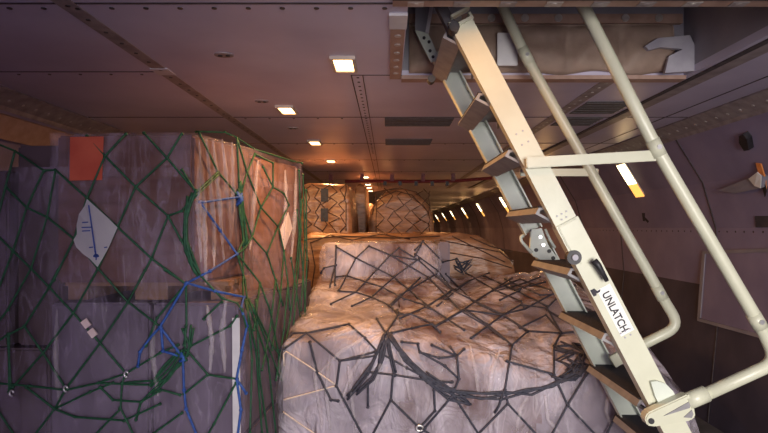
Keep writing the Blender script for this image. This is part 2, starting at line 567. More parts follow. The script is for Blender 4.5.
# lamp over the ladder head (its own fitting, in front of the hatch lip)
make_ceiling_light(.35, 1.75, 'ceiling lamp in front of the ladder hatch, above the camera')
sp = bpy.data.lights.new('lamp_glow', 'SPOT'); sp.energy = 34; sp.color = (1.0, .42, .07); sp.spot_size = math.radians(50); sp.spot_blend = .9; sp.shadow_soft_size = .06
so = bpy.data.objects.new('lamp_glow', sp); C.objects.link(so); so.location = (.35, 1.75, CEIL - .05)
so.rotation_euler = (Vector((.55, 2.75, 2.62)) - so.location).to_track_quat('-Z', 'Y').to_euler()

# sidewall lamps
SIDE = [7.03, 10.8, 14.6, 18.4, 22.2, 26.3, 30.2, 34.5, 38.5]
names = ['nearest sidewall lamp, right of the ladder', 'second sidewall lamp, behind the ladder rail', 'sidewall lamp just left of the far ladder rail',
         'fourth sidewall lamp along the right wall', 'fifth sidewall lamp along the right wall', 'sixth sidewall lamp along the right wall',
         'seventh sidewall lamp along the right wall', 'eighth sidewall lamp along the right wall', 'farthest sidewall lamp on the right wall']
sd = Vector((.29, 0, -.47)).normalized(); sn = Vector((-.47, 0, -.29)).normalized()
root = None
for k, Y in enumerate(SIDE):
    if root is None:
        c = Vector((3.055, Y, EYE.z + .60))
        t = root = thing('sidewall_lamp', names[0] + ', a glowing slanted panel', 'lamp', c, 'slanted lamps along the right wall')
        def quad(s0, s1, y0, y1, d):
            bm = B()
            add_prism(bm, [c + sd * a + Vector((0, b, 0)) + sn * .0 for a, b in ((s0, y0), (s1, y0), (s1, y1), (s0, y1))], sn * d)
            return bm
        link('lamp_frame', quad(-.25, .25, -.13, .13, .012), 'lamp_frame', t)
        link('lamp_tube', quad(-.235, .05, -.115, .115, .020), 'lamp_side', t)
        link('lower_diffuser', quad(.05, .235, -.115, .115, .020), 'lamp_low', t)
    else:
        t = copy_tree(root)
        t.location = Vector((3.055, Y, EYE.z + .60))
        t['label'] = names[k] + ', a glowing slanted panel'
    lamp('lamp_glow', Vector((3.055, Y, EYE.z + .60)) + sn * .05, (1.6 if k == 0 else 12), (1.0, .50, .16), .3, size_y=.5,
         rot=sn.to_track_quat('-Z', 'Y').to_euler())

# ------------------------------------------------------------------ cargo
def polybox(poly, z0, z1, bevel=.012):
    bm = B(); add_prism(bm, [Vector((x, y, z0)) for x, y in poly], (0, 0, z1 - z0))
    bevel_all(bm, bevel)
    return bm


def carton(poly, z0, z1, mat, label, group, name='carton'):
    return tag(link(name, polybox(poly, z0, z1), mat), label, 'box', group)


GL = 'cartons of the tall left load'
bm = B(); add_box(bm, (-3.0, 2.86, .02), (-.58, 5.1, .06), .01)
for k in range(4):
    pass
bm2 = bm; pl = tag(link('cargo_pallet', bm2, 'alu'), 'aluminium sheet under the tall green netted load on the left', 'pallet', 'cargo pallets')
# lower tier
carton([(-1.80, 2.99), (-1.27, 2.99), (-1.27, 3.75), (-1.80, 3.75)], .06, .80, 'carton_white_shaded', 'lowest white carton of the left load, second column from the left', GL)
carton([(-1.25, 2.98), (-.80, 2.98), (-.745, 3.75), (-1.25, 3.75)], .06, .80, 'carton_white_shaded', 'lowest white carton at the front right corner of the left load', GL)
carton([(-1.80, 2.99), (-1.27, 2.99), (-1.27, 3.75), (-1.80, 3.75)], .81, 1.55, 'carton_white_shaded', 'white carton under the dark gap, left of the corner carton', GL)
carton([(-1.25, 2.98), (-.80, 2.98), (-.745, 3.75), (-1.25, 3.75)], .81, 1.55, 'carton_white_shaded', 'white carton at the front right corner, below the brown corner carton', GL)
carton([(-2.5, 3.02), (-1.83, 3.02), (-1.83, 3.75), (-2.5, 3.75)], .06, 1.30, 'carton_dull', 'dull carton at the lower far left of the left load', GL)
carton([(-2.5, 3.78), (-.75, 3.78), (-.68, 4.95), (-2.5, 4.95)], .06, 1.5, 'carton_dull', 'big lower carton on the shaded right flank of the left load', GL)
# skid between the tiers
sk = thing('wooden_skid', 'low wooden skid in the dark gap between the upper and lower cartons', 'skid', (-1.4, 3.3, 1.56))
for k, (xa, xb) in enumerate(((-1.77, -1.66), (-1.40, -1.22), (-.98, -.90))):
    bm = B(); add_box(bm, (xa, 3.10, 1.553), (xb, 3.7, 1.63)); link('runner', bm, 'wood', sk)
for k in range(4):
    bm = B(); add_box(bm, (-1.80, 3.09 + .17 * k, 1.63), (-.88, 3.21 + .17 * k, 1.655)); link('deck_board', bm, 'wood', sk)
# upper tier
U1 = [(-1.755, 2.97), (-1.03, 2.96), (-.875, 3.54), (-1.755, 3.56)]
U2 = [(-1.755, 3.60), (-.865, 3.575), (-.685, 4.28), (-1.755, 4.30)]
carton(U1, 1.66, 2.44, 'carton', 'big brown carton at the upper front corner with the orange label', GL)
carton(U2, 1.51, 2.415, 'carton_orange', 'ochre carton behind the front one on the upper right flank', GL)
carton([(-2.02, 3.05), (-1.78, 3.05), (-1.78, 3.7), (-2.02, 3.7)], 1.31, 2.40, 'carton_dull', 'narrow dull carton left of the big front carton', GL)
carton([(-2.55, 3.02), (-2.05, 3.02), (-2.05, 3.7), (-2.55, 3.7)], 1.31, 2.26, 'carton_dull', 'lower dull carton at the left edge of the photo', GL)
carton([(-2.55, 3.75), (-1.79, 3.75), (-1.79, 4.9), (-2.55, 4.9)], 1.51, 2.36, 'carton_dull', 'dull carton at the back of the left load', GL)


def ring_poly(poly, n):
    """resample a closed polygon; keeps corners by edge counts"""
    out = []
    for i, p in enumerate(poly):
        q = poly[(i + 1) % len(poly)]
        for k in range(n[i]):
            t = k / n[i]
            out.append((p[0] * (1 - t) + q[0] * t, p[1] * (1 - t) + q[1] * t))
    return out


def shell(levels, counts, nz, amp, freq, seed, top=True, stretch=.25, crown=0.0):
    """wrap: levels = [(z, poly)], lofted, closed on top, creased by noise"""
    bm = B()
    rings = []
    c = Vector((sum(p[0] for p in levels[0][1]) / len(levels[0][1]), sum(p[1] for p in levels[0][1]) / len(levels[0][1]), 0))
    for (z0, p0), (z1, p1), m in zip(levels, levels[1:], nz):
        last = (z1, p1) == levels[-1]
        for k in range(m + (1 if last else 0)):
            t = k / m
            r0, r1 = ring_poly(p0, counts), ring_poly(p1, counts)
            ring = []
            for a, b in zip(r0, r1):
                x, y, z = a[0] * (1 - t) + b[0] * t, a[1] * (1 - t) + b[1] * t, z0 * (1 - t) + z1 * t
                out = (Vector((x, y, 0)) - c).normalized()
                f = noise.fractal(Vector((x * freq + seed, y * freq, z * freq * stretch)), 1.0, 2.0, 4)
                g = abs(noise.noise(Vector((x * freq * 3.1 + z * 3, y * freq * 3.1 - z * 2, z * freq * .6 + seed))))
                ring.append(bm.verts.new(Vector((x, y, z)) + out * (amp * (f + .25) - amp * .8 * (g < .06))))
            rings.append(ring)
    n = len(rings[0])
    for i in range(len(rings) - 1):
        for k in range(n):
            bm.faces.new((rings[i][k], rings[i][(k + 1) % n], rings[i + 1][(k + 1) % n], rings[i + 1][k]))
    if top:
        z = levels[-1][0]
        cc = sum((v.co for v in rings[-1]), Vector()) / n
        prev = rings[-1]
        for s in (.9, .7, .45, .2):
            cur = []
            for v in rings[-1]:
                p = cc + (v.co - cc) * s
                cur.append(bm.verts.new((p.x, p.y, z + .004 + crown * (1 - s) + amp * .5 * abs(noise.noise(Vector((p.x * 7, p.y * 7, seed)))))))
            for k in range(n):
                bm.faces.new((prev[k], prev[(k + 1) % n], cur[(k + 1) % n], cur[k]))
            prev = cur
        bm.faces.new(prev)
    return bm


SOLIDS = []


def bvh_of(*objs):
    vs, fs = [], []
    for o in objs:
        off = len(vs)
        vs += [v.co.copy() for v in o.data.vertices]
        fs += [[i + off for i in p.vertices] for p in o.data.polygons]
    return BVHTree.FromPolygons(vs, fs)


# film around the left load
UP = [(-1.80, 3.3), (-1.775, 2.945), (-1.01, 2.935), (-.845, 3.55), (-.655, 4.30), (-1.2, 4.95), (-1.80, 4.95)]
LO = [(-2.60, 2.99), (-1.83, 2.96), (-.765, 2.945), (-.715, 3.65), (-.635, 4.35), (-1.2, 5.0), (-2.60, 5.0)]
MI = [(-2.60, 2.99), (-1.80, 2.95), (-.93, 2.94), (-.80, 3.58), (-.655, 4.33), (-1.2, 4.98), (-2.60, 4.98)]
U0 = [(-2.58, 2.99), (-1.78, 2.945), (-1.005, 2.935), (-.845, 3.55), (-.66, 4.31), (-1.2, 4.96), (-2.58, 4.96)]
cnt = [16, 26, 22, 24, 14, 12, 12]
lw = tag(link('stretch_wrap', shell([(.07, LO), (1.50, LO), (1.66, MI), (1.95, U0), (2.27, U0)], cnt, [40, 8, 12, 14], .022, 2.6, 3, top=False), 'film_dense', None, True),
         'clear creased plastic film wrapped round the lower tall left load', 'plastic wrap', 'plastic films round the loads')
UP2 = [(-1.79, 3.3), (-1.778, 2.955), (-1.02, 2.945), (-.848, 3.56), (-.662, 4.29), (-1.2, 4.93), (-1.79, 4.93)]
lu = tag(link('stretch_wrap', shell([(2.22, UP), (2.435, UP), (2.452, UP2)], cnt, [10, 2], .012, 2.6, 3, top=True), 'film', None, True),
         'clear film over the top of the tall left load, tight round its upper edge', 'plastic wrap', 'plastic films round the loads')

# ---- centre load
def cdz(X, Y):
    t = max(0, min(1, (Y - 3.66) / 1.5))
    u = max(0, min(1, (X + .1) / 1.2)); u = u * u * (3 - 2 * u)
    front = -.70 - .24 * u
    back = -.60 + .06 * max(0, min(1, (X - .5) / 1.0))
    b2 = back + (.05 if X > .4 else 0) * max(0, min(1, (Y - 5.0) / 1.2))
    d = b2 + (front - b2) * (1 - t) ** 1.8
    if X < .7:
        q = max(0, min(1, (Y - 4.45) / .75)); d += .17 * q * q * (3 - 2 * q) * min(1, (.7 - X) / .25)
    if X > 1.5:
        d -= .22 * ((X - 1.5) / .5) ** 2 * (1 - .7 * t)
    d += .060 * noise.fractal(Vector((X * 1.7, Y * 1.9, 5)), 1, 2, 3)
    d += .010 * noise.noise(Vector((X * 8, Y * 7, 2)))
    d -= .030 * (1 - min(1, abs(noise.noise(Vector((X * 2.6 + 3, Y * 2.1, 9)))) / .22))
    return d


def drape(x0, x1, y0, y1, zbot, zf, nx, ny, nz, amp, seed, rim=.05):
    """closed sheet draped over a load: bumpy top, rounded rim, creased sides"""
    bm = B()
    xs = [x0 + (x1 - x0) * i / nx for i in range(nx + 1)]
    ys = [y0 + (y1 - y0) * j / ny for j in range(ny + 1)]
    grid = []
    for i, X in enumerate(xs):
        col = []
        for j, Y in enumerate(ys):
            e = min(min(X - x0, x1 - X), min(Y - y0, y1 - Y))
            drop = rim * max(0, 1 - e / (rim * 1.6)) ** 2
            col.append(bm.verts.new((X, Y, zf(X, Y) - drop)))
        grid.append(col)
    for i in range(nx):
        for j in range(ny):
            bm.faces.new((grid[i][j], grid[i + 1][j], grid[i + 1][j + 1], grid[i][j + 1]))
    loop = [grid[i][0] for i in range(nx + 1)] + [grid[nx][j] for j in range(1, ny + 1)] + [grid[i][ny] for i in range(nx - 1, -1, -1)] + [grid[0][j] for j in range(ny - 1, 0, -1)]
    c = Vector(((x0 + x1) / 2, (y0 + y1) / 2, 0))
    prev = loop
    for k in range(1, nz + 1):
        cur = []
        for v in loop:
            t = k / nz
            z = v.co.z * (1 - t) + zbot * t
            o = Vector(((v.co.x - c.x) / (x1 - x0), (v.co.y - c.y) / (y1 - y0), 0))
            o = Vector((1 if o.x > .49 else -1 if o.x < -.49 else 0, 1 if o.y > .49 else -1 if o.y < -.49 else 0, 0))
            s = v.co.x + v.co.y
            f = noise.fractal(Vector((s * 3 + seed, z * .9, seed)), 1, 2, 4) + .35
            bulge = .03 * math.sin(math.pi * min(1, t * 1.6))
            cur.append(bm.verts.new(Vector((v.co.x, v.co.y, z)) + o * (amp * f * min(1, t * 6) + bulge)))
        n = len(loop)
        for q in range(n):
            bm.faces.new((prev[q], prev[(q + 1) % n], cur[(q + 1) % n], cur[q]))
        prev = cur
    bm.faces.new(prev)
    return bm


bm = B(); add_box(bm, (-.75, 3.60, .02), (2.1, 6.3, .06), .01)
tag(link('cargo_pallet', bm, 'alu'), 'aluminium sheet under the low dark netted load in the centre', 'pallet', 'cargo pallets')
GC = 'cartons of the low centre load'


def lumped(x0, x1, y0, y1, z0, mat, label, inset=.02):
    bm = drape(x0, x1, y0, y1, z0, lambda X, Y: EYE.z + cdz(X, Y) - inset, 14, 14, 6, .0, 3, .03)
    return tag(link('carton', bm, mat), label, 'box', GC)


lumped(-.66, .08, 3.70, 4.85, .06, 'carton_white', 'pale bulky carton at the front left corner of the centre load')
lumped(.10, .98, 3.70, 4.85, .06, 'carton', 'brown carton in the middle of the centre load front')
lumped(1.0, 1.96, 3.70, 4.85, .06, 'carton_white', 'pale carton at the front right of the centre load behind the ladder')
lumped(-.66, .6, 4.87, 6.2, .06, 'carton', 'brown carton low at the back left of the centre load')
lumped(.62, 1.96, 4.87, 6.2, .06, 'carton_orange', 'ochre carton at the back right of the centre load')
cw = tag(link('plastic_sheeting', drape(-.69, 2.0, 3.66, 6.25, .07, lambda X, Y: EYE.z + cdz(X, Y), 90, 80, 34, .022, 9), 'film_loose', None, True),
         'loose crumpled clear sheeting draped over the low centre load', 'plastic wrap', 'plastic films round the loads')
# raised box
fb = tag(link('carton', polybox([(-.585, 5.22), (.44, 5.22), (.44, 6.0), (-.585, 6.0)], 1.20, 1.80, .02), 'carton'), 'raised carton standing on the centre load, under the dark diamond net', 'box', GC)
zt = lambda X, Y: 1.815 + .012 * noise.noise(Vector((X * 6, Y * 6, 1)))
fw = tag(link('stretch_wrap', drape(-.61, .465, 5.18, 6.04, 1.25, zt, 40, 24, 18, .02, 4, .03), 'film_loose', None, True),
         'creased film round the raised carton at the back of the centre load', 'plastic wrap', 'plastic films round the loads')
gb = tag(link('carton', polybox([(.50, 5.6), (.62, 5.6), (.62, 6.2), (.50, 6.2)], 1.30, 1.81, .015), 'carton_white'), 'narrow pale carton wedged right of the raised carton', 'box', GC)
# second row load
ez = lambda X, Y: 1.875 - .03 * max(0, (X - .6)) + .035 * noise.fractal(Vector((X * 3, Y * 3, 7)), 1, 2, 4) - (.28 * max(0, (X - 1.05) / .4) ** 1.5)
ew = tag(link('plastic_sheeting', drape(-.98, 1.46, 6.5, 8.4, .06, ez, 70, 30, 24, .05, 12), 'film_brown', None, True),
         'crumpled tan sheeting over the second load, just behind the raised carton', 'plastic wrap', 'plastic films round the loads')
bm = B(); add_box(bm, (-1.05, 6.45, .02), (1.55, 8.5, .06), .01)
# far loads
def far_load(name, x0, x1, y0, y1, zt, mat, label, round_=0):
    def zf(X, Y):
        u = (X - (x0 + x1) / 2) / ((x1 - x0) / 2)
        return zt - round_ * abs(u) ** 2.2 + .03 * noise.fractal(Vector((X * 3, Y * 3, zt)), 1, 2, 3)
    return tag(link(name, drape(x0, x1, y0, y1, .02, zf, 24, 20, 16, .03, zt), mat, None, True), label, 'load', 'netted loads far back')


fa = far_load('wrapped_load', -1.17, -.54, 7.7, 9.3, 2.57, 'film_brown', 'tall tan wrapped load with two dark patches, beyond the tall green netted load')
fab = BVHTree.FromPolygons([v.co.copy() for v in fa.data.vertices], [list(p.vertices) for p in fa.data.polygons])
for zz, lab in ((2.40, 'upper dark patch on the tall tan load far back'), (2.13, 'lower dark patch on the tall tan load far back')):
    yy = min(fab.ray_cast(Vector((xx, 5, z2)), Vector((0, 1, 0)))[0].y for xx in (-.91, -.83) for z2 in (zz - .08, zz + .08))
    bm = B(); add_box(bm, (-.92, yy - .012, zz - .09), (-.82, yy + .004, zz + .09)); tag(link('dark_label', bm, 'black'), lab, 'label', 'dark patches on the far load')
fd = far_load('wrapped_load', -.56, -.40, 9.7, 11.5, 2.72, 'film_brown', 'narrow tan load to the right behind the tall load with dark patches')
fe = far_load('wrapped_load', -.72, -.35, 13.6, 15.5, 2.55, 'film_brown', 'small distant load seen in the aisle under the far lamps')
fc = far_load('wrapped_load', -.30, .74, 9.3, 11.0, 2.62, 'film_brown', 'wide rounded tan load under a net in the middle far back', .36)

# far barrier rail
rt = thing('barrier_rail', 'dark red rail hanging on brackets across the far ceiling', 'rail', (0.4, 10.4, CEIL))
bm = B(); add_tube(bm, [P(345, 181.5, 10.4), P(365, 181, 10.4), P(420, 181.5, 10.4), P(455, 181, 10.4), P(492, 178, 10.4)], .030, 8); link('rail_bar', bm, 'red', rt)
for x in (331, 362, 392, 423, 453):
    bm = B(); a = P(x, 181, 10.4); add_box(bm, (a.x - .035, 10.37, a.z), (a.x + .035, 10.43, CEIL)); link('hanger', bm, 'red', rt)
for x in (385, 400, 416, 432, 447):
    bm = B(); a = P(x, 183, 10.4); add_box(bm, (a.x - .03, 10.37, a.z - .05), (a.x + .03, 10.43, a.z + .03)); link('clip', bm, 'black', rt)


# ------------------------------------------------------------------ nets
def ray_line(bvh, pix, r, step=5.0, guess=4.0, lift=.004, nearest=True):
    """lay a cord on the load surface along a run of pixels"""
    out = []
    depth = None
    pend = 0
    samples = []
    for (xa, ya), (xb, yb) in zip(pix, pix[1:]):
        n = max(1, int(math.hypot(xb - xa, yb - ya) / step))
        for k in range(n):
            t = k / n
            samples.append((xa + (xb - xa) * t, ya + (yb - ya) * t))
    samples.append(pix[-1])
    deps = []
    for x, y in samples:
        d = Vector(((x - VX) / F, 1.0, -(y - VY) / F))
        h = bvh.ray_cast(EYE, d.normalized())
        deps.append(h[0].y - (lift + r) * 1.0 if h[0] is not None else None)
    good = [d for d in deps if d is not None]
    if not good:
        deps = [guess] * len(deps)
    else:
        for i, d in enumerate(deps):
            if d is None:
                j = min((k for k in range(len(deps)) if deps[k] is not None), key=lambda k: abs(k - i))
                deps[i] = deps[j]
    # a taut cord bridges hollows: pull towards the nearer neighbours
    for _ in range(2):
        deps = [min(deps[i], (deps[max(i - 1, 0)] + deps[min(i + 1, len(deps) - 1)]) / 2) for i in range(len(deps))]
    return [P(x, y, dd) for (x, y), dd in zip(samples, deps)]


def parse(s):
    res = []
    for line in s.strip().split(';'):
        line = line.strip()
        if line:
            res.append([tuple(float(v) for v in p.split(',')) for p in line.split()])
    return res


def build_net(bvh, text, r, bm=None, knots=True, jitter=0, copies=1, seg=6):
    bm = bm or B()
    seen = {}
    for pl in parse(text):
        for c in range(copies):
            pix = [(x + random.uniform(-jitter, jitter), y + random.uniform(-jitter, jitter)) for x, y in pl]
            pts = ray_line(bvh, pix, r)
            add_tube(bm, pts, r, seg)
        if knots:
            for x, y in pl:
                seen[(round(x), round(y))] = seen.get((round(x), round(y)), 0) + 1
    if knots:
        for (x, y), k in seen.items():
            p = ray_line(bvh, [(x, y), (x + .5, y)], r)[0]
            ret = bmesh.ops.create_icosphere(bm, subdivisions=1, radius=r * 1.75)
            for v in ret['verts']:
                v.co += p
    return bm


LB = bvh_of(lw, lu, *[o for o in C.objects if o.get('group') == GL])
GREEN = """
-12,140 15,151 43.6,170.6 55.4,170 87,198 117.5,227 151.5,258.6 186,284;
87,135.5 105,156 135.6,187 168,216 181,240 201,276;
125.6,134 105,156 87,198 74,239 53.6,280 24.5,326.5;
144,133 167,158 195.5,191; 181.5,134 167,158 135.6,187 117.5,227 98,268.5 73.4,313 43,353 13,387;
182,170 195.5,191; 168,216 181.5,211 196,195;
55.4,170 47,217 31,268.5 7.5,310 -8,330; 43.6,170.6 26.6,207.6 13,251 -6,300;
5.5,186.5 26.6,207.6 47,217 74,239 98,268.5 128,302 160,326.5;
15,151 5.5,186.5 -8,240; 13,251 31,268.5 49,287 73.4,313 100,343 126,373.5;
58,270 49,287; 145,270 128,302 100,343 66,388.6; 151.5,258.6 128,302; 168,216 151.5,258.6;
-8,230 13,251 ; 24.5,326.5 6,336 -8,345; 24.5,326.5 43,353 66,388.6; 7.5,334 11,390; 9,334 9,392;
-6,383 30,386 66,390 98,383 126,373.5 160,353 178,345; 26,387 54.6,409 75,417 124,420.6 160,404;
54.6,409 90,392 113,383; 54.6,409 34,436; -6,405 15,436; 122,383 120.5,408 134,436; 120.5,409 94,436;
100,387 113,400 141,402 160,383 186,360; 66,388.6 54.6,409; 126,373.5 122,383 160,380;
160,391 141,402 136,420; 98,383 150,385 180,352;
186,284 157,318 146,346; 165,270 186,284; 186,284 186.5,326 184,345; 186.5,350 208,374.7 236.6,379 ; 208,374.7 184,394; 236,383 214,424 205,440; 180,395 157.5,388.6; 182,413 150,436;
199,132.5 218,172 239,197; 237,137.6 239,182 239,197; 237,137.6 247,172 261,207.5 278,226.5; 218,172 196.5,192; 218,175 190,202; 
255,154 247,172 242,190; 255,154 273,163 273,187 284,193.5 289,205 278,226.5; 261,207.5 252,237 245,248 237,254; 261,207.5 273,187 263,167;
239,200 243.5,240 237,254; 240,200 252,237 267,253.6 275.6,280 283,305; 278,226.5 284,251 288,283 290,310; 278,226.5 267,253.6;
184,233 201,276 221.6,298 237,303 242,310 247,330; 237,316 230,326 191,346; 221.6,301.5 203.5,319; 237,254 245,280 247,298; 237,254 260,283 270,310 278,350 282,380;
196,131.5 225,132.5 237,137.6 254,149 292,161 302,163;
245,300 256,350 262,433; 247,300 268,360 276,433; 249,300 262,330 280,378; 247,300 252,360 250,433; 252,305 272,345 284,360; 256,300 260,380 268,436;
291,258 298,300 302,330; 299,170 301,230 296,300 292,340; 303,175 305,240 301,310; 297,210 303,270 306,320; 302,200 297,260 290,320 284,350; 306,190 307,260 304,330;
284,251 280,300 272,350; 275.6,280 270,330 262,370; 260,283 254,330; 288,283 284,330 276,380; 243.5,240 243,300"""
def diamonds(x0, x1, y0, y1, w, h):
    """plain diamond mesh for the stretches of a net beyond the photo's edge"""
    out = []
    nx = int((x1 - x0) / w); ny = int((y1 - y0) / h)
    for i in range(nx + 1):
        for sg in (1, -1):
            pts = []
            for k in range(ny + 1):
                off = (w * .5 if k % 2 else 0) * sg
                pts.append('%.1f,%.1f' % (x0 + i * w + off, y0 + k * h))
            out.append(' '.join(pts))
    return ';'.join(out)


GREEN += ';' + diamonds(-68, -10, 190, 434, 34, 46) + ';' + diamonds(-68, 205, 436, 560, 36, 42)
gn = thing('cargo_net', 'green cord net stretched over the tall wrapped load on the left', 'net', (-1.4, 2.9, .1), 'cargo nets')
link('cord_mesh', build_net(LB, GREEN, .0056), 'green', gn, True)
bm = build_net(LB, "188,196 186,215 184,240 190,262 197,276; 193,194 187,212 186,240 192,266; 197,190 190,203 184,225 186,250 196,272", .0075, None, False, 1.2, 2)
link('slack_strand', bm, 'green', gn, True)
bm = build_net(LB, "239,190 241,215 244,245; 240,182 243,210 247,245;", .0075, None, False, 1.2, 2)
link('slack_strand', bm, 'green', gn, True)
bm = build_net(LB, "189,326 190,340 186,357 ; 187,328 186,345 184,358; 192,330 191,344 184,360; 184,330 188,348 182,362; 184,350 170,366 152,386; 186,355 172,372 155,392; 178,352 165,366 150,380; 184,358 168,380 150,395;", .0058, None, False, 2.2, 1)
link('gathered_bundle', bm, 'green', gn, True)


def on_load(bvh, x, y, lift=.012):
    h = bvh.ray_cast(EYE, Vector(((x - VX) / F, 1, -(y - VY) / F)).normalized())
    return P(x, y, (h[0].y if h[0] else 3.0) - lift)


for x, y in ((126.5, 374), (66, 388.6), (12, 393)):
    c = on_load(LB, x, y, .028)
    bm = B()
    add_tube(bm, [c + Vector((.010 * math.cos(a), -.004, .015 * math.sin(a))) for a in [2 * math.pi * k / 12 for k in range(11)]], .0055, 6)
    link('net_hook', bm, 'steel', gn, True)
for x, y in ((86, 323.5), (92.5, 333)):
    c = on_load(LB, x, y, .022)
    bm = B(); obar(bm, c + Vector((-.013, 0, .017)), c + Vector((.013, 0, -.017)), .036, .008); link('cord_tag', bm, 'paper_pink', gn)

def folds(bvh, text, w, parent, seed):
    rnd = random.Random(seed)
    for pl in parse(text):
        pts = ray_line(bvh, pl, .001, 4.0)
        n = len(pts)
        rad = [w * (.35 + .65 * math.sin(math.pi * (i + .5) / n)) * rnd.uniform(.7, 1.2) for i in range(n)]
        bm = B(); add_tube(bm, pts, rad, 6)
        link('film_fold', bm, 'film_fold', parent, True)


folds(LB, "199,140 203,190 205,240 206,285; 206,138 210,180 214,225 214,270; 213,140 219,200 224,262; 222,139 226,175 229,220; 232,142 233,190 230,250; 200,150 198,200 201,262; 226,300 222,330 225,372; 207,305 212,340 210,372; 155,318 152,352 158,396; 57,310 56,360 60,410; 285,170 286,200 283,240; 296,168 295,215 291,262; 258,160 254,200 250,250;", .016, lw, 4)

bl = thing('lashing_rope', 'bright blue rope zigzagging over the corner of the green netted load', 'rope', (-.9, 2.9, 1.2))
bm = build_net(LB, "201,202.5 239,197; 200.3,202.4 220,230 237,254 210,271 187,283 215,291 244,297 241,308 247,326 242,350 236.6,379 241,410 237,440; 186,284 160,327 150,338 140,352 138,366; 161,328 178,351 182,357 163,351; 161,328 163,351; 183,360 184,390 186,409 198,438; 236.6,379 246,393;", .0068)
link('rope', bm, 'blue', bl, True)
bm = build_net(LB, "236,192 242,200 238,205 241,194; 237,196 242,197 240,204; 181,353 185,360 180,361", .008, None, False, 1, 2)
link('knot', bm, 'blue', bl, True)


# labels on the left load
def sheet(bvh, pix, lift, thick=.002):
    pts = [on_load(bvh, x, y, lift) for x, y in pix]
    # flatten onto a mean plane so that the paper stays smooth
    c = sum(pts, Vector()) / len(pts)
    bm = B()
    add_prism(bm, pts, (0, thick, 0))
    return bm


def flat_sheet(pix, Y, mat, thick=.002, name='paper'):
    bm = B(); add_prism(bm, [P(x, y, Y) for x, y in pix], (0, thick, 0))
    return bm


ol = tag(link('paper_label', flat_sheet([(70, 137), (103.5, 136.5), (102, 180), (69.5, 180.5)], 2.922, 0), 'paper_orange'), 'large orange paper label high on the big brown carton', 'label')
wt = thing('paper_tag', 'white diamond shaped tag with blue print held under the green net', 'tag', P(98, 233, 2.90), 'tags on the left load')
bm = B()
outline = [(87, 199), (84.5, 206), (79, 214), (76.5, 225), (77, 234), (73.5, 240), (76, 247), (83, 254), (90, 259), (97.5, 267), (103, 258), (109, 247), (115, 233), (117.5, 227.5), (108, 218), (98, 209)]
c0 = P(95, 233, 2.885)
ring = []
for i, (x, y) in enumerate(outline):
    ring.append(bm.verts.new(P(x, y, 2.900 + .006 * noise.noise(Vector((x * .1, y * .1, 0))))))
cv = bm.verts.new(c0)
for i in range(len(ring)):
    bm.faces.new((ring[i], ring[(i + 1) % len(ring)], cv))
bmesh.ops.solidify(bm, geom=bm.faces[:], thickness=.002)
link('paper_sheet', bm, 'paper_white', wt)


def mark(pix, Y, mat, parent, name, t=.002):
    bm = B(); add_prism(bm, [P(x, y, Y) for x, y in pix], (0, t, 0))
    return link(name, bm, mat, parent)


mark([(88, 205), (89.2, 205), (96.5, 256), (95.0, 256)], 2.880, 'ink_blue', wt, 'printed_line')
for (x, y, w) in ((82, 222, 6), (81.5, 227, 11), (82, 230.5, 8), (89, 247, 4), (104, 247, 3)):
    mark([(x, y), (x + w, y - .4), (x + w, y + .7), (x, y + 1.1)], 2.880, 'ink_blue', wt, 'printed_text')
um = [(93.2, 257)] + [(96 + 3 * math.cos(math.pi - math.pi * k / 8), 256.8 - 3 * math.sin(math.pi * k / 8)) for k in range(9)] + [(96.5, 257.5), (96.5, 260), (95.5, 260), (95.5, 257.5)]
mark(um[1:], 2.880, 'ink_blue', wt, 'umbrella_mark')
bm = B()
d4 = [on_load(LB, x, y, .012) for x, y in ((288.5, 212), (292.5, 228), (284.5, 250), (280.5, 229))]
add_prism(bm, d4, (-.002, -.002, 0))
tag(link('paper_tag', bm, 'paper_pink'), 'pinkish diamond tag on the shaded right flank of the left load', 'tag', 'tags on the left load')
# added white strip standing for the bright corner edge of the lower carton
bm = B(); add_prism(bm, [P(232, 318, 2.93), P(239.5, 318, 2.93), P(241, 470, 2.93), P(233, 470, 2.93)], (0, .006, 0))
tag(link('corner_edge_strip', bm, 'white_paint'), 'added upright white strip for the bright carton edge at the lower right of the left load', 'board')

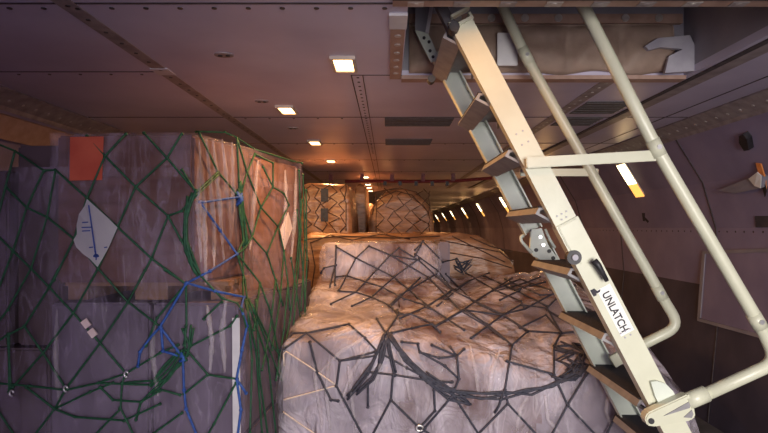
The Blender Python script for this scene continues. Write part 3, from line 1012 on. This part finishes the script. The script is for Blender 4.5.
CB = bvh_of(cw, fw, gb, ew)
DARK = """
278,352 292,333 306.5,333 349,324 365,338 377,351 407,368 432,381; 284,349 306.5,333 340,361 375,356 386,333;
310,342 317,372 331,400 338,401; 340,361 336.5,386 363,436; 340,361 375,352;
377,319 386,333 398,315 397,310; 398,315 411,314 425,320 436,326 464,310 503,315 528,331 559.6,333; 391,333 412,328 432,324 440,332;
402,342 418,343.6 419.6,352 439,358 457,356; 368,372 395,375 432,381 452,382.5; 393,375 391,400 372,436; 391,400 419.6,428 440,440; 434,389.5 435,411 419.6,428;
368,382 368,407; 420,352 445,366 459,379;
336,246.5 334.6,284.6; 336,246.5 356,258 394,277 428,306 464,330; 369,246 356,258 339,290.5; 369,246 390.5,255 428,277 461,311 487.6,326.5 504,339;
399,248 390.5,255 356,292 331,303.6; 420,258 394,277 371.5,297 352,306; 435.6,274.5 400,295 389,306; 420,278 390.5,306; 336,277 347,275.7 381.6,287 404.5,298.6 428,306;
338.4,291 356,292 371.5,297 390.5,306 398,315; 320.6,273 324,268 336,265; 329.5,287 335,266;
399,248 419,260.5 452,290 501.6,314 527,331.6; 390.5,255 419,260.5; 446,274.5 473.7,302 503,315; 468.6,281 427,306; 489,273 468.6,281 437,306;
415,250 423,241.4 443,262 456,259; 415,254 438,270.6 452,290; 423,241.4 415,256;
452,290 428,306 400,318; 461,311 434,326.5; 434,326.5 461,311 491.5,291 512,278; 471,338 504,314 524.5,309 560,290; 466,273 496.5,291 520.7,301 524.5,309; 484,276 515,290 547,306; 505,279 540,295 561,294;
473.7,302 491.5,291 520,279; 496.5,291 525,283 540,277; 515,290 545,282 ; 520,279 561,294 590,302; 530,285 500,300;
464,310 487,324 512,345 528,331; 471,338 503,315 520.7,304.7; 520.7,304.7 547,308 561,333 554,346; 547,308 561,294 575,285; 547,310 580,328 600,334; 561,333 590,330; 561,294 590,310 605,320;
512,345 505,389.5 508,403.7 476.5,436; 508,403.7 538,436; 457,356 459,379 452,396.6 425,428 415,440; 452,393 480,436; 457,356 450,347; 457,356 464,349; 432,345 457,356;
506.6,361 551,373.6; 420,373.6 452,393; 554,346 554,375 567.6,405 551,436; 567.6,405 597,436; 567.6,405 586,375 594,367; 621,403 604,440; 640,380 621,403;
520,327.6 546,315 561,332; 600,334 586,345 554,346; 620,300 600,334; 605,320 640,345; 594,367 625,352; 425,306.5 431,309; 395.6,311 402,314"""
folds(CB, "384,333 370,345 352,372 340,405; 383,332 364,338 340,352 318,375; 382,330 355,331 325,338; 386,338 380,365 374,395; 392,338 404,365 410,400; 376,322 350,312 325,305; 312,345 316,385 322,425; 330,350 326,390 330,430; 348,365 352,400 356,430; 470,345 476,372 478,392; 500,350 492,372 488,398; 530,392 520,410 516,432; 545,395 548,420 560,433; 575,410 585,425; 610,385 606,410 612,430;", .016, cw, 6)
DARK += ';' + diamonds(310, 600, 436, 508, 52, 36)
dn = thing('cargo_net', 'dark webbing net spread over the low centre load', 'net', (.6, 3.6, .1), 'cargo nets')
link('cord_mesh', build_net(CB, DARK, .0072), 'dark_net', dn, True)
bm = build_net(CB, "386,333 378,355 366,373 349,398; 388,334 382,358 372,378 358,394; 384,336 374,362 352,390; 387,330 391,350 394,375; 389,334 400,352 416,370 432,381; 390,336 404,358 434,385; 391,334 410,362 438,388; 388,332 380,350 378,362;", .0078, None, False, 2.5, 2)
link('gathered_bundle', bm, 'dark_net', dn, True)
bm = build_net(CB, "425,374 452,391 480,396 505,395 530,392 551,386 568,376 580,365; 430,381 460,393 505,397 551,389 575,375; 418,378 452,398 470,402; 440,388 452,392 472,401; 505,392 500,405 495,412;", .0075, None, False, 3.5, 2)
link('gathered_bundle', bm, 'dark_net', dn, True)
bm = build_net(CB, "554,347 570,352 560,362 575,366 558,374 580,372 590,360 572,345 586,343 592,355; 556,350 582,352 568,368 590,370 576,358; 554,375 572,380 586,368 570,362; 560,345 588,348 578,376 560,384;", .0075, None, False, 4.0, 2)
link('tangled_bundle', bm, 'dark_net', dn, True)
bm = build_net(CB, "455,258 462,270 470,262 458,264 466,272 456,268;", .0085, None, False, 3.0, 3)
link('tangled_bundle', bm, 'dark_net', dn, True)
wc = thing('tie_rope', 'thin cream cord running round the front left corner of the centre load', 'cord', (-.66, 3.62, 1.0))
bm = build_net(CB, "284,366 283.5,354 286,351.5 310,367 335,384.5; 283.5,400 310,393 335,386; 283,412 300,424 318,436", .0055, None, False)
link('cord', bm, 'cord_white', wc, True)
c = on_load(CB, 419.6, 428, .03)
bm = B(); add_tube(bm, [c + Vector((.022 * math.cos(a), -.004, .018 * math.sin(a))) for a in [2 * math.pi * k / 12 for k in range(12)]], .007, 6); link('net_hook', bm, 'steel', dn, True)

# far nets
FB = bvh_of(fa, fd, fc, ew)
def far_grid(x0, x1, y0, y1, n, s):
    random.seed(s)
    out = []
    w = (x1 - x0) / n
    for i in range(n + 2):
        x = x0 + (i - .5) * w
        a = []; b = []
        y = y0; k = 0
        while y <= y1:
            sgn = 1 if ((k + i) % 2) else -1
            a.append((min(x1, max(x0, x + sgn * w * .45 + random.uniform(-2.5, 2.5))), y + random.uniform(-2, 2))); y += w * .8; k += 1
        if len(a) > 1:
            out.append(a)
    return ';'.join(' '.join('%.1f,%.1f' % p for p in l) for l in out)


link_far = tag(link('cargo_net', build_net(FB, far_grid(304, 346, 184, 232, 5, 1), .007, None, False, 0, 1, 5), 'far_net', None, True), 'brown net over the tall tan load with dark patches far back', 'net', 'cargo nets')
tag(link('cargo_net', build_net(FB, far_grid(376, 430, 190, 234, 6, 2) + ';374,200 376,192 400,188 416,192 430,206;372,215 376,200 396,191 412,195 428,212', .007, None, False, 0, 1, 5), 'far_net', None, True), 'brown net over the rounded load in the middle far back', 'net', 'cargo nets')
tag(link('cargo_net', build_net(FB, "440,240 470,246 500,252 513,262; 452,236 480,250 505,262; 470,237 490,246 512,252; 445,252 480,258 512,268; 300,240 340,236 400,238 440,236; 310,243 330,235 352,240 380,234 410,239; 304,244 309,262 306,285 310,300; 311,244 315,266 311,292", .007, None, False, 0, 1, 5), 'far_net', None, True), 'brown net strands over the crumpled tan sheeting behind the raised carton', 'net', 'cargo nets')

# ------------------------------------------------------------------ ladder
YN, YF = 2.75, 3.52
U = Vector((.4646, 0, -.8855)); V = Vector((.8855, 0, .4646))
ON = Vector((.827, YN, EYE.z)); OF = Vector((.827, YF, EYE.z))
ld = thing('ladder', 'cream folding access ladder hanging from the ceiling hatch to the floor', 'ladder', (1.6, 3.1, 0))


def channel(O, s0, s1, w, depth, t, sgn):
    """C rail: web in the Y plane of O, flanges of given depth on side sgn"""
    prof = [(0, 0), (w, 0), (w, depth), (w - t, depth), (w - t, t), (t, t), (t, depth), (0, depth)]
    bm = B()
    add_prism(bm, [O + U * s0 + V * v + Vector((0, sgn * d, 0)) for v, d in prof], U * (s1 - s0))
    return bm


SF = EYE.z / .8855
rail_n = link('upper_rail', channel(ON, -1.10, .03, .113, .055, .008, 1), 'ladder', ld)
rail_n2 = link('lower_rail', channel(ON + Vector((0, -.012, 0)) + V * -.004, -.005, SF - .02, .121, .07, .008, 1), 'ladder', ld)
rail_f = link('upper_rail', channel(OF, -1.22, .05, .118, .06, .008, -1), 'ladder_pale', ld)
rail_f2 = link('lower_rail', channel(OF, .14, SF - .02, .118, .06, .008, -1), 'ladder_pale', ld)


def rail_bolts(parent, O, pts, sgn=-1, r=.0045, mat='hook_grey'):
    for s, v in pts:
        bm = B(); add_cyl(bm, O + U * s + V * v, (0, sgn, 0), r, .004, 10)
        link('bolt', bm, mat, parent)


rail_bolts(rail_n, ON, [(-.05, .03), (-.05, .055), (-.05, .08), (-.025, .042), (-.025, .068), (-.50, .04), (-.50, .075), (-.44, .04), (-.44, .075)])
rail_bolts(rail_n2, ON + Vector((0, -.012, 0)), [(.60, .035), (.60, .06), (.60, .085), (.628, .045), (.628, .075)])
rail_bolts(rail_f2, OF, [(.52, .03), (.52, .07), (.80, .03), (.80, .07)], -1, .006)

for d in (.955, .645, .36, .07, -.235, -.56, -.895, -1.21, -1.52, -1.80):
    X0 = .82 - .5245 * d
    z = EYE.z + d
    n0 = -.045
    prof = [(n0, 0), (n0 + .085, -.044), (n0 + .093, -.034), (n0 + .020, .004), (n0 + .026, .020), (.128, .020), (.128, -.022), (.138, -.022), (.138, .032), (n0 + .018, .032)]
    bm = B()
    ya, yb = YN + .058, YF - .004
    far = .075                      # the tread widens towards the far rail
    va = [bm.verts.new((X0 + x, ya, z + h)) for x, h in prof]
    vb = [bm.verts.new((X0 + x + (far if x > .1 else 0), yb, z + h)) for x, h in prof]
    bm.faces.new(list(reversed(va))); bm.faces.new(vb)
    for q in range(len(prof)):
        bm.faces.new((va[q], va[(q + 1) % len(prof)], vb[(q + 1) % len(prof)], vb[q]))
    tr = link('tread', bm, 'tread', ld)
    bm = B()
    add_prism(bm, [(X0 + n0 + .018, ya + .01, z + .032), (X0 + .134, ya + .01, z + .032), (X0 + .134 + far, yb - .008, z + .032), (X0 + n0 + .018, yb - .008, z + .032)], (0, 0, .008))
    link('grip_strip', bm, 'grip', tr)


def rail_pt(x, y, Y):
    return P(x, y, Y)


# handrails
hn = fillet([P(574, -12, 2.70), P(656, 148, 2.70), P(764, 332, 2.70), P(777, 362, 2.70), P(700, 397, 2.70)], .12)
bm = B(); add_tube(bm, hn, .031, 14); hrn = link('handrail', bm, 'ladder', ld, True)
hf = fillet([P(494, -12, 3.46), P(526, 57, 3.46), P(664, 300, 3.46), P(680, 326, 3.46), P(612, 360, 3.46)], .13)
bm = B(); add_tube(bm, hf, .032, 14); hrf = link('handrail', bm, 'ladder', ld, True)
for (a, b, Y, par) in (((652, 140), (660, 156), 2.70, hrn), ((753, 314), (761, 328), 2.70, hrn), ((522, 48), (530, 64), 3.46, hrf), ((656, 286), (663, 299), 3.46, hrf)):
    bm = B(); add_tube(bm, [P(*a, Y), P(*b, Y)], .0345, 14); link('sleeve', bm, 'ladder', par, True)
    m = (P(*a, Y) + P(*b, Y)) / 2
    bm = B(); add_cyl(bm, m + Vector((0, -.032, 0)), (0, -1, 0), .012, .008, 12); link('bolt', bm, 'steel', par)
# cross bars
bm = B(); obar(bm, P(526, 163, 2.71), P(659, 155.5, 2.71), .052, .028); bevel_all(bm, .004); link('cross_bar', bm, 'ladder', ld)
bm = B(); obar(bm, P(520, 172.5, 3.46), P(598, 172.5, 3.46), .046, .025); bevel_all(bm, .004); link('cross_bar', bm, 'ladder', ld)
bm = B(); obar(bm, P(612, 362, 3.40), P(627, 353, 3.40), .075, .03); bevel_all(bm, .004); link('rail_socket', bm, 'ladder', ld)

# foot bracket of the near handrail
br = link('clamp_bracket', bevel_all(add_prism(B(), [P(x, y, 2.66) for x, y in ((645, 419), (648, 413), (688, 394.5), (693, 398), (696, 417), (691, 421), (656, 427), (648, 426))], (0, .06, 0)), .006), 'ladder', ld)
bm = B(); add_prism(bm, [P(x, y, 2.655) for x, y in ((664, 416), (689, 402), (691, 404), (690, 408))], (0, .01, 0)); link('pocket_shade', bm, 'tread', br)  # dark plate painted in for the shade inside the hollow
bm = B(); add_prism(bm, [P(x, y, 2.655) for x, y in ((684, 417.5), (692, 410), (693.5, 414), (692, 418))], (0, .01, 0)); link('pocket_shade', bm, 'tread', br)  # second hollow, its shade again a dark plate
bm = B(); add_cyl(bm, P(650.5, 420.5, 2.665), (0, -1, 0), .014, .012, 14); link('bolt', bm, 'black', br)
bm = B(); add_tube(bm, [P(686, 402, 2.69), P(706, 393.5, 2.69)], .040, 14); link('sleeve', bm, 'ladder', br, True)
bm = B(); add_prism(bm, [P(x, y, 2.715) for x, y in ((651, 382), (657, 381), (666, 384), (673, 391), (678, 400), (676, 409), (664, 414), (655, 396))], (0, .02, 0)); link('gusset_plate', bm, 'ladder_pale', ld)

# latch on the near rail
lt = link('latch_plate', bevel_all(add_prism(B(), [ON + U * s + V * v + Vector((0, -.022, 0)) for s, v in ((.0, .004), (.0, .108), (.20, .112), (.21, .02), (.10, .002))], (0, .014, 0)), .004), 'ladder', ld)
hb = B(); add_tube(hb, [P(594, 261, 2.70), P(598, 265, 2.69), P(607, 281, 2.695)], [.018, .016, .010], 10); link('latch_handle', hb, 'black', ld, True)
rl = B(); add_cyl(rl, P(574.5, 257.5, 2.725), (0, 1, 0), .036, .04, 20); rl = link('roller', rl, 'black', ld)
bm = B(); add_cyl(bm, P(574.5, 257.5, 2.727), (0, -1, 0), .015, .014, 14); link('roller_hub', bm, 'hook_grey', rl)
# far joint plate with hook
jp = link('joint_plate', bevel_all(add_prism(B(), [P(x, y, 3.44) for x, y in ((531, 230), (542, 228), (548, 246), (565, 267), (545, 268), (540.5, 259), (533, 256), (530, 248))], (0, .03, 0)), .004), 'ladder_pale', ld)
for x, y in ((540, 237), (543, 245), (536, 250), (553, 258), (549, 251)):
    bm = B(); add_cyl(bm, P(x, y, 3.44), (0, -1, 0), .012, .008, 10); link('bolt', bm, 'steel' if y < 250 else 'black', jp)
bm = B(); add_tube(bm, fillet([P(524, 236, 3.43), P(521, 236, 3.43), P(521, 241, 3.43), P(532, 253, 3.43)], .03), .010, 8); link('release_hook', bm, 'ladder_pale', ld, True)
bm = B(); add_tube(bm, [P(545, 229, 3.42), P(550, 240, 3.42), P(555, 248, 3.42)], .009, 8); link('release_rod', bm, 'ladder_pale', ld, True)

# head fittings
hd = link('head_fork', add_prism(B(), [ON + U * s + V * v + Vector((0, -.012, 0)) for s, v in ((-1.10, -.004), (-1.10, .117), (-1.135, .117), (-1.135, .105), (-1.115, .105), (-1.115, .010), (-1.135, .010), (-1.135, -.004))], (0, .09, 0)), 'ladder', ld)
bm = B(); obar(bm, ON + U * -1.155 + V * .02, ON + U * -1.155 + V * .12, .012, .05); link('head_bar', bm, 'ladder', hd)
bm = B(); obar(bm, ON + U * -1.10 + V * .01 + Vector((0, .04, 0)), ON + U * -1.40 + V * .02 + Vector((0, .06, 0)), .05, .05); link('hinge_arm', bm, 'dark', ld)
bm = B(); add_cyl(bm, P(454.5, 26, 2.70), (0, 1, 0), .026, .07, 16); link('pivot', bm, 'black', ld)
fl = link('hinge_plate', add_prism(B(), [P(x, y, 3.44) for x, y in ((415, 30), (428, 33), (436, 50), (438, 60), (431, 62), (423, 47))], (0, .02, 0)), 'ladder_pale', ld)
for x, y in ((424, 38), (429, 42), (430, 51), (433, 57)):
    bm = B(); add_cyl(bm, P(x, y, 3.44), (0, -1, 0), .010, .006, 10); link('bolt', bm, 'black', fl)
bm = B(); add_prism(bm, [P(x, y, 3.45) for x, y in ((416, 0), (432, 0), (427, 33), (415, 31))], (0, .015, 0)); link('hanger_plate', bm, 'grey', ld)
bm = B(); obar(bm, P(432.5, 0, 3.43), P(427, 33, 3.43), .022, .02); link('hanger_edge', bm, 'white_paint', ld)
bm = B(); obar(bm, P(438, 2, 3.3), P(452, 34, 3.0), .04, .04); link('hinge_arm', bm, 'tread', ld)
bm = B(); add_cyl(bm, P(431.5, 78.5, 3.2), (0, 1, 0), .022, .06, 14); link('stop_buffer', bm, 'black', ld)

# stencil
dc = link('stencil_panel', add_prism(B(), [ON + U * s + V * v + Vector((0, -.0125, 0)) for s, v in ((.360, .030), (.360, .102), (.615, .102), (.615, .030))], (0, -.001, 0)), 'decal', ld)
tx = bpy.data.curves.new('lettering', 'FONT'); tx.body = 'UNLATCH'; tx.size = .054; tx.extrude = .0006; tx.offset = .0012; tx.align_x = 'LEFT'; tx.space_character = 1.02
to = bpy.data.objects.new('lettering_source', tx); C.objects.link(to)
bpy.context.view_layer.update()
me = bpy.data.meshes.new_from_object(to.evaluated_get(bpy.context.evaluated_depsgraph_get()))
bpy.data.objects.remove(to)
xs = [v.co.x for v in me.vertices]; L = max(xs) - min(xs)
k = .212 / L
Ot = ON + U * .388 + V * .043 + Vector((0, -.0142, 0))
for v in me.vertices:
    q = Ot + U * ((v.co.x - min(xs)) * k) + V * (v.co.y * 1.0) + Vector((0, -v.co.z, 0))
    v.co = q
me.materials.clear(); me.materials.append(M['ink'])
lo_ = bpy.data.objects.new('lettering', me); C.objects.link(lo_); lo_.parent = ld
lo_.matrix_parent_inverse = Matrix.Translation(-ld.location)
bm = B()
add_prism(bm, [ON + U * s + V * v + Vector((0, -.0138, 0)) for s, v in ((.345, .000), (.380, .002), (.380, .018), (.373, .020), (.373, .040), (.363, .048), (.363, .030), (.345, .022))], (0, -.001, 0))
link('arrow_mark', bm, 'ink', ld)

# ------------------------------------------------------------------ right wall fittings
def wall_poly(pix, off, thick, mat, name, label=None, cat=None, group=None, parent=None):
    pts = []; n = None
    for x, y in pix:
        p, n, _ = on_wall(x, y, off)
        pts.append(p)
    bm = B(); add_prism(bm, pts, n * thick)
    o = link(name, bm, mat, parent)
    if label:
        tag(o, label, cat, group)
    return o


sh = thing('wall_bracket', 'pale wedge shelf with a white notice on the right wall', 'bracket', on_wall(745, 182)[0])
wall_poly([(722, 189), (764, 173), (768, 176), (768, 186), (740, 192)], .0, .05, 'grey', 'shelf_body', parent=sh)
wall_poly([(755, 175), (764, 168), (768, 172), (768, 186), (762, 184)], .06, .006, 'decal', 'notice', parent=sh)
wall_poly([(744, 133), (748, 131), (752, 136), (754, 147), (749, 148), (744, 140)], 0, .05, 'black', 'cable_clip', 'black cable clip high on the right wall', 'clip')
wall_poly([(758, 162), (763, 163), (768, 180), (768, 192), (763, 182)], .01, .012, 'orange_tab', 'strap_tab', 'orange strap tab at the right edge beside the wall bracket', 'tab')
wall_poly([(762, 174), (766, 177), (770, 190), (768, 196)], .024, .006, 'black', 'strap_end', 'black strap end over the orange tab', 'strap')
wall_poly([(756, 216), (772, 216), (772, 227), (757, 227)], .0, .012, 'dark', 'wall_plate', 'small dark plate on the right wall at eye level', 'plate')
t = thing('wall_stencil', 'small dark stencil mark on the right wall below the nearest sidewall lamp', 'marking', on_wall(645, 218)[0])
for pix in ([(642, 213), (645, 213), (645, 221), (643, 221)], [(645, 217), (649, 221), (648, 223), (645, 220)]):
    wall_poly(pix, 0, .002, 'ink', 'stroke', parent=t)
ap = thing('access_panel', 'framed access panel with stencilled lines low on the right wall', 'panel', on_wall(740, 290)[0])
wall_poly([(706, 252), (775, 250), (775, 338), (700, 318)], .0, .010, 'wall', 'panel_sheet', parent=ap)
for pix in ([(704, 251), (775, 248), (775, 252), (704, 254)], [(699, 318), (775, 338), (775, 342), (699, 321)], [(704, 252), (707, 252), (702, 318), (699, 318)], [(705, 294), (775, 300), (775, 302), (705, 296)]):
    wall_poly(pix, .008, .012, 'grey', 'panel_frame', parent=ap)
for pix in ([(730, 256), (748, 257), (748, 259), (730, 258)], [(728, 265), (757, 267), (757, 268.5), (728, 266.5)], [(736, 272), (742, 273), (743, 276), (737, 275)], [(757, 279), (762, 280), (762, 284), (757, 283)], [(718, 300), (726, 301), (727, 306), (719, 305)], [(730, 309), (748, 314), (748, 316), (730, 311)]):
    wall_poly(pix, .010, .003, 'ink', 'stencil_line', parent=ap)
bm = B(); p = P(511, 268, 8.6); add_tube(bm, [Vector((p.x, 8.6, 0)), Vector((p.x, 8.6, p.z + .12))], .035, 8)
tag(link('stanchion', bm, 'white_paint', None, True), 'upright metal stanchion behind the centre load, left of the ladder', 'post')

# ------------------------------------------------------------------ light and camera
w = bpy.data.worlds.new('World'); bpy.context.scene.world = w
w.use_nodes = True
bg = w.node_tree.nodes['Background']
bg.inputs['Color'].default_value = (.52, .36, .78, 1)
bg.inputs['Strength'].default_value = 1.25
# daylight through the open nose behind the camera
dl = lamp('nose_door_daylight', (1.2, -2.0, 1.7), 57, (1.0, .96, .88), 2.2, (math.radians(83), 0, 0), size_y=1.9)
dl.data.spread = math.radians(75)
# warm hold lighting far aft
for Y in (12, 18, 25, 33):
    lamp('hold_lamp', (1.0, Y, CEIL - .02), 26, (1.0, .40, .13), .6, size_y=1.2)

cam = bpy.data.cameras.new('camera'); co = bpy.data.objects.new('camera', cam); C.objects.link(co)
co.location = EYE; co.rotation_euler = (math.radians(90), 0, 0)
cam.sensor_width = 36; cam.lens = F / 768 * 36
cam.shift_x = -(VX - 384) / 768; cam.shift_y = (VY - 216.5) / 768
cam.clip_start = .05; cam.clip_end = 200
sc = bpy.context.scene
sc.camera = co
sc.view_settings.view_transform = 'Standard'
sc.view_settings.look = 'None'
sc.view_settings.exposure = 0.0
sc.view_settings.gamma = 1.0
sc.view_settings.use_curve_mapping = False
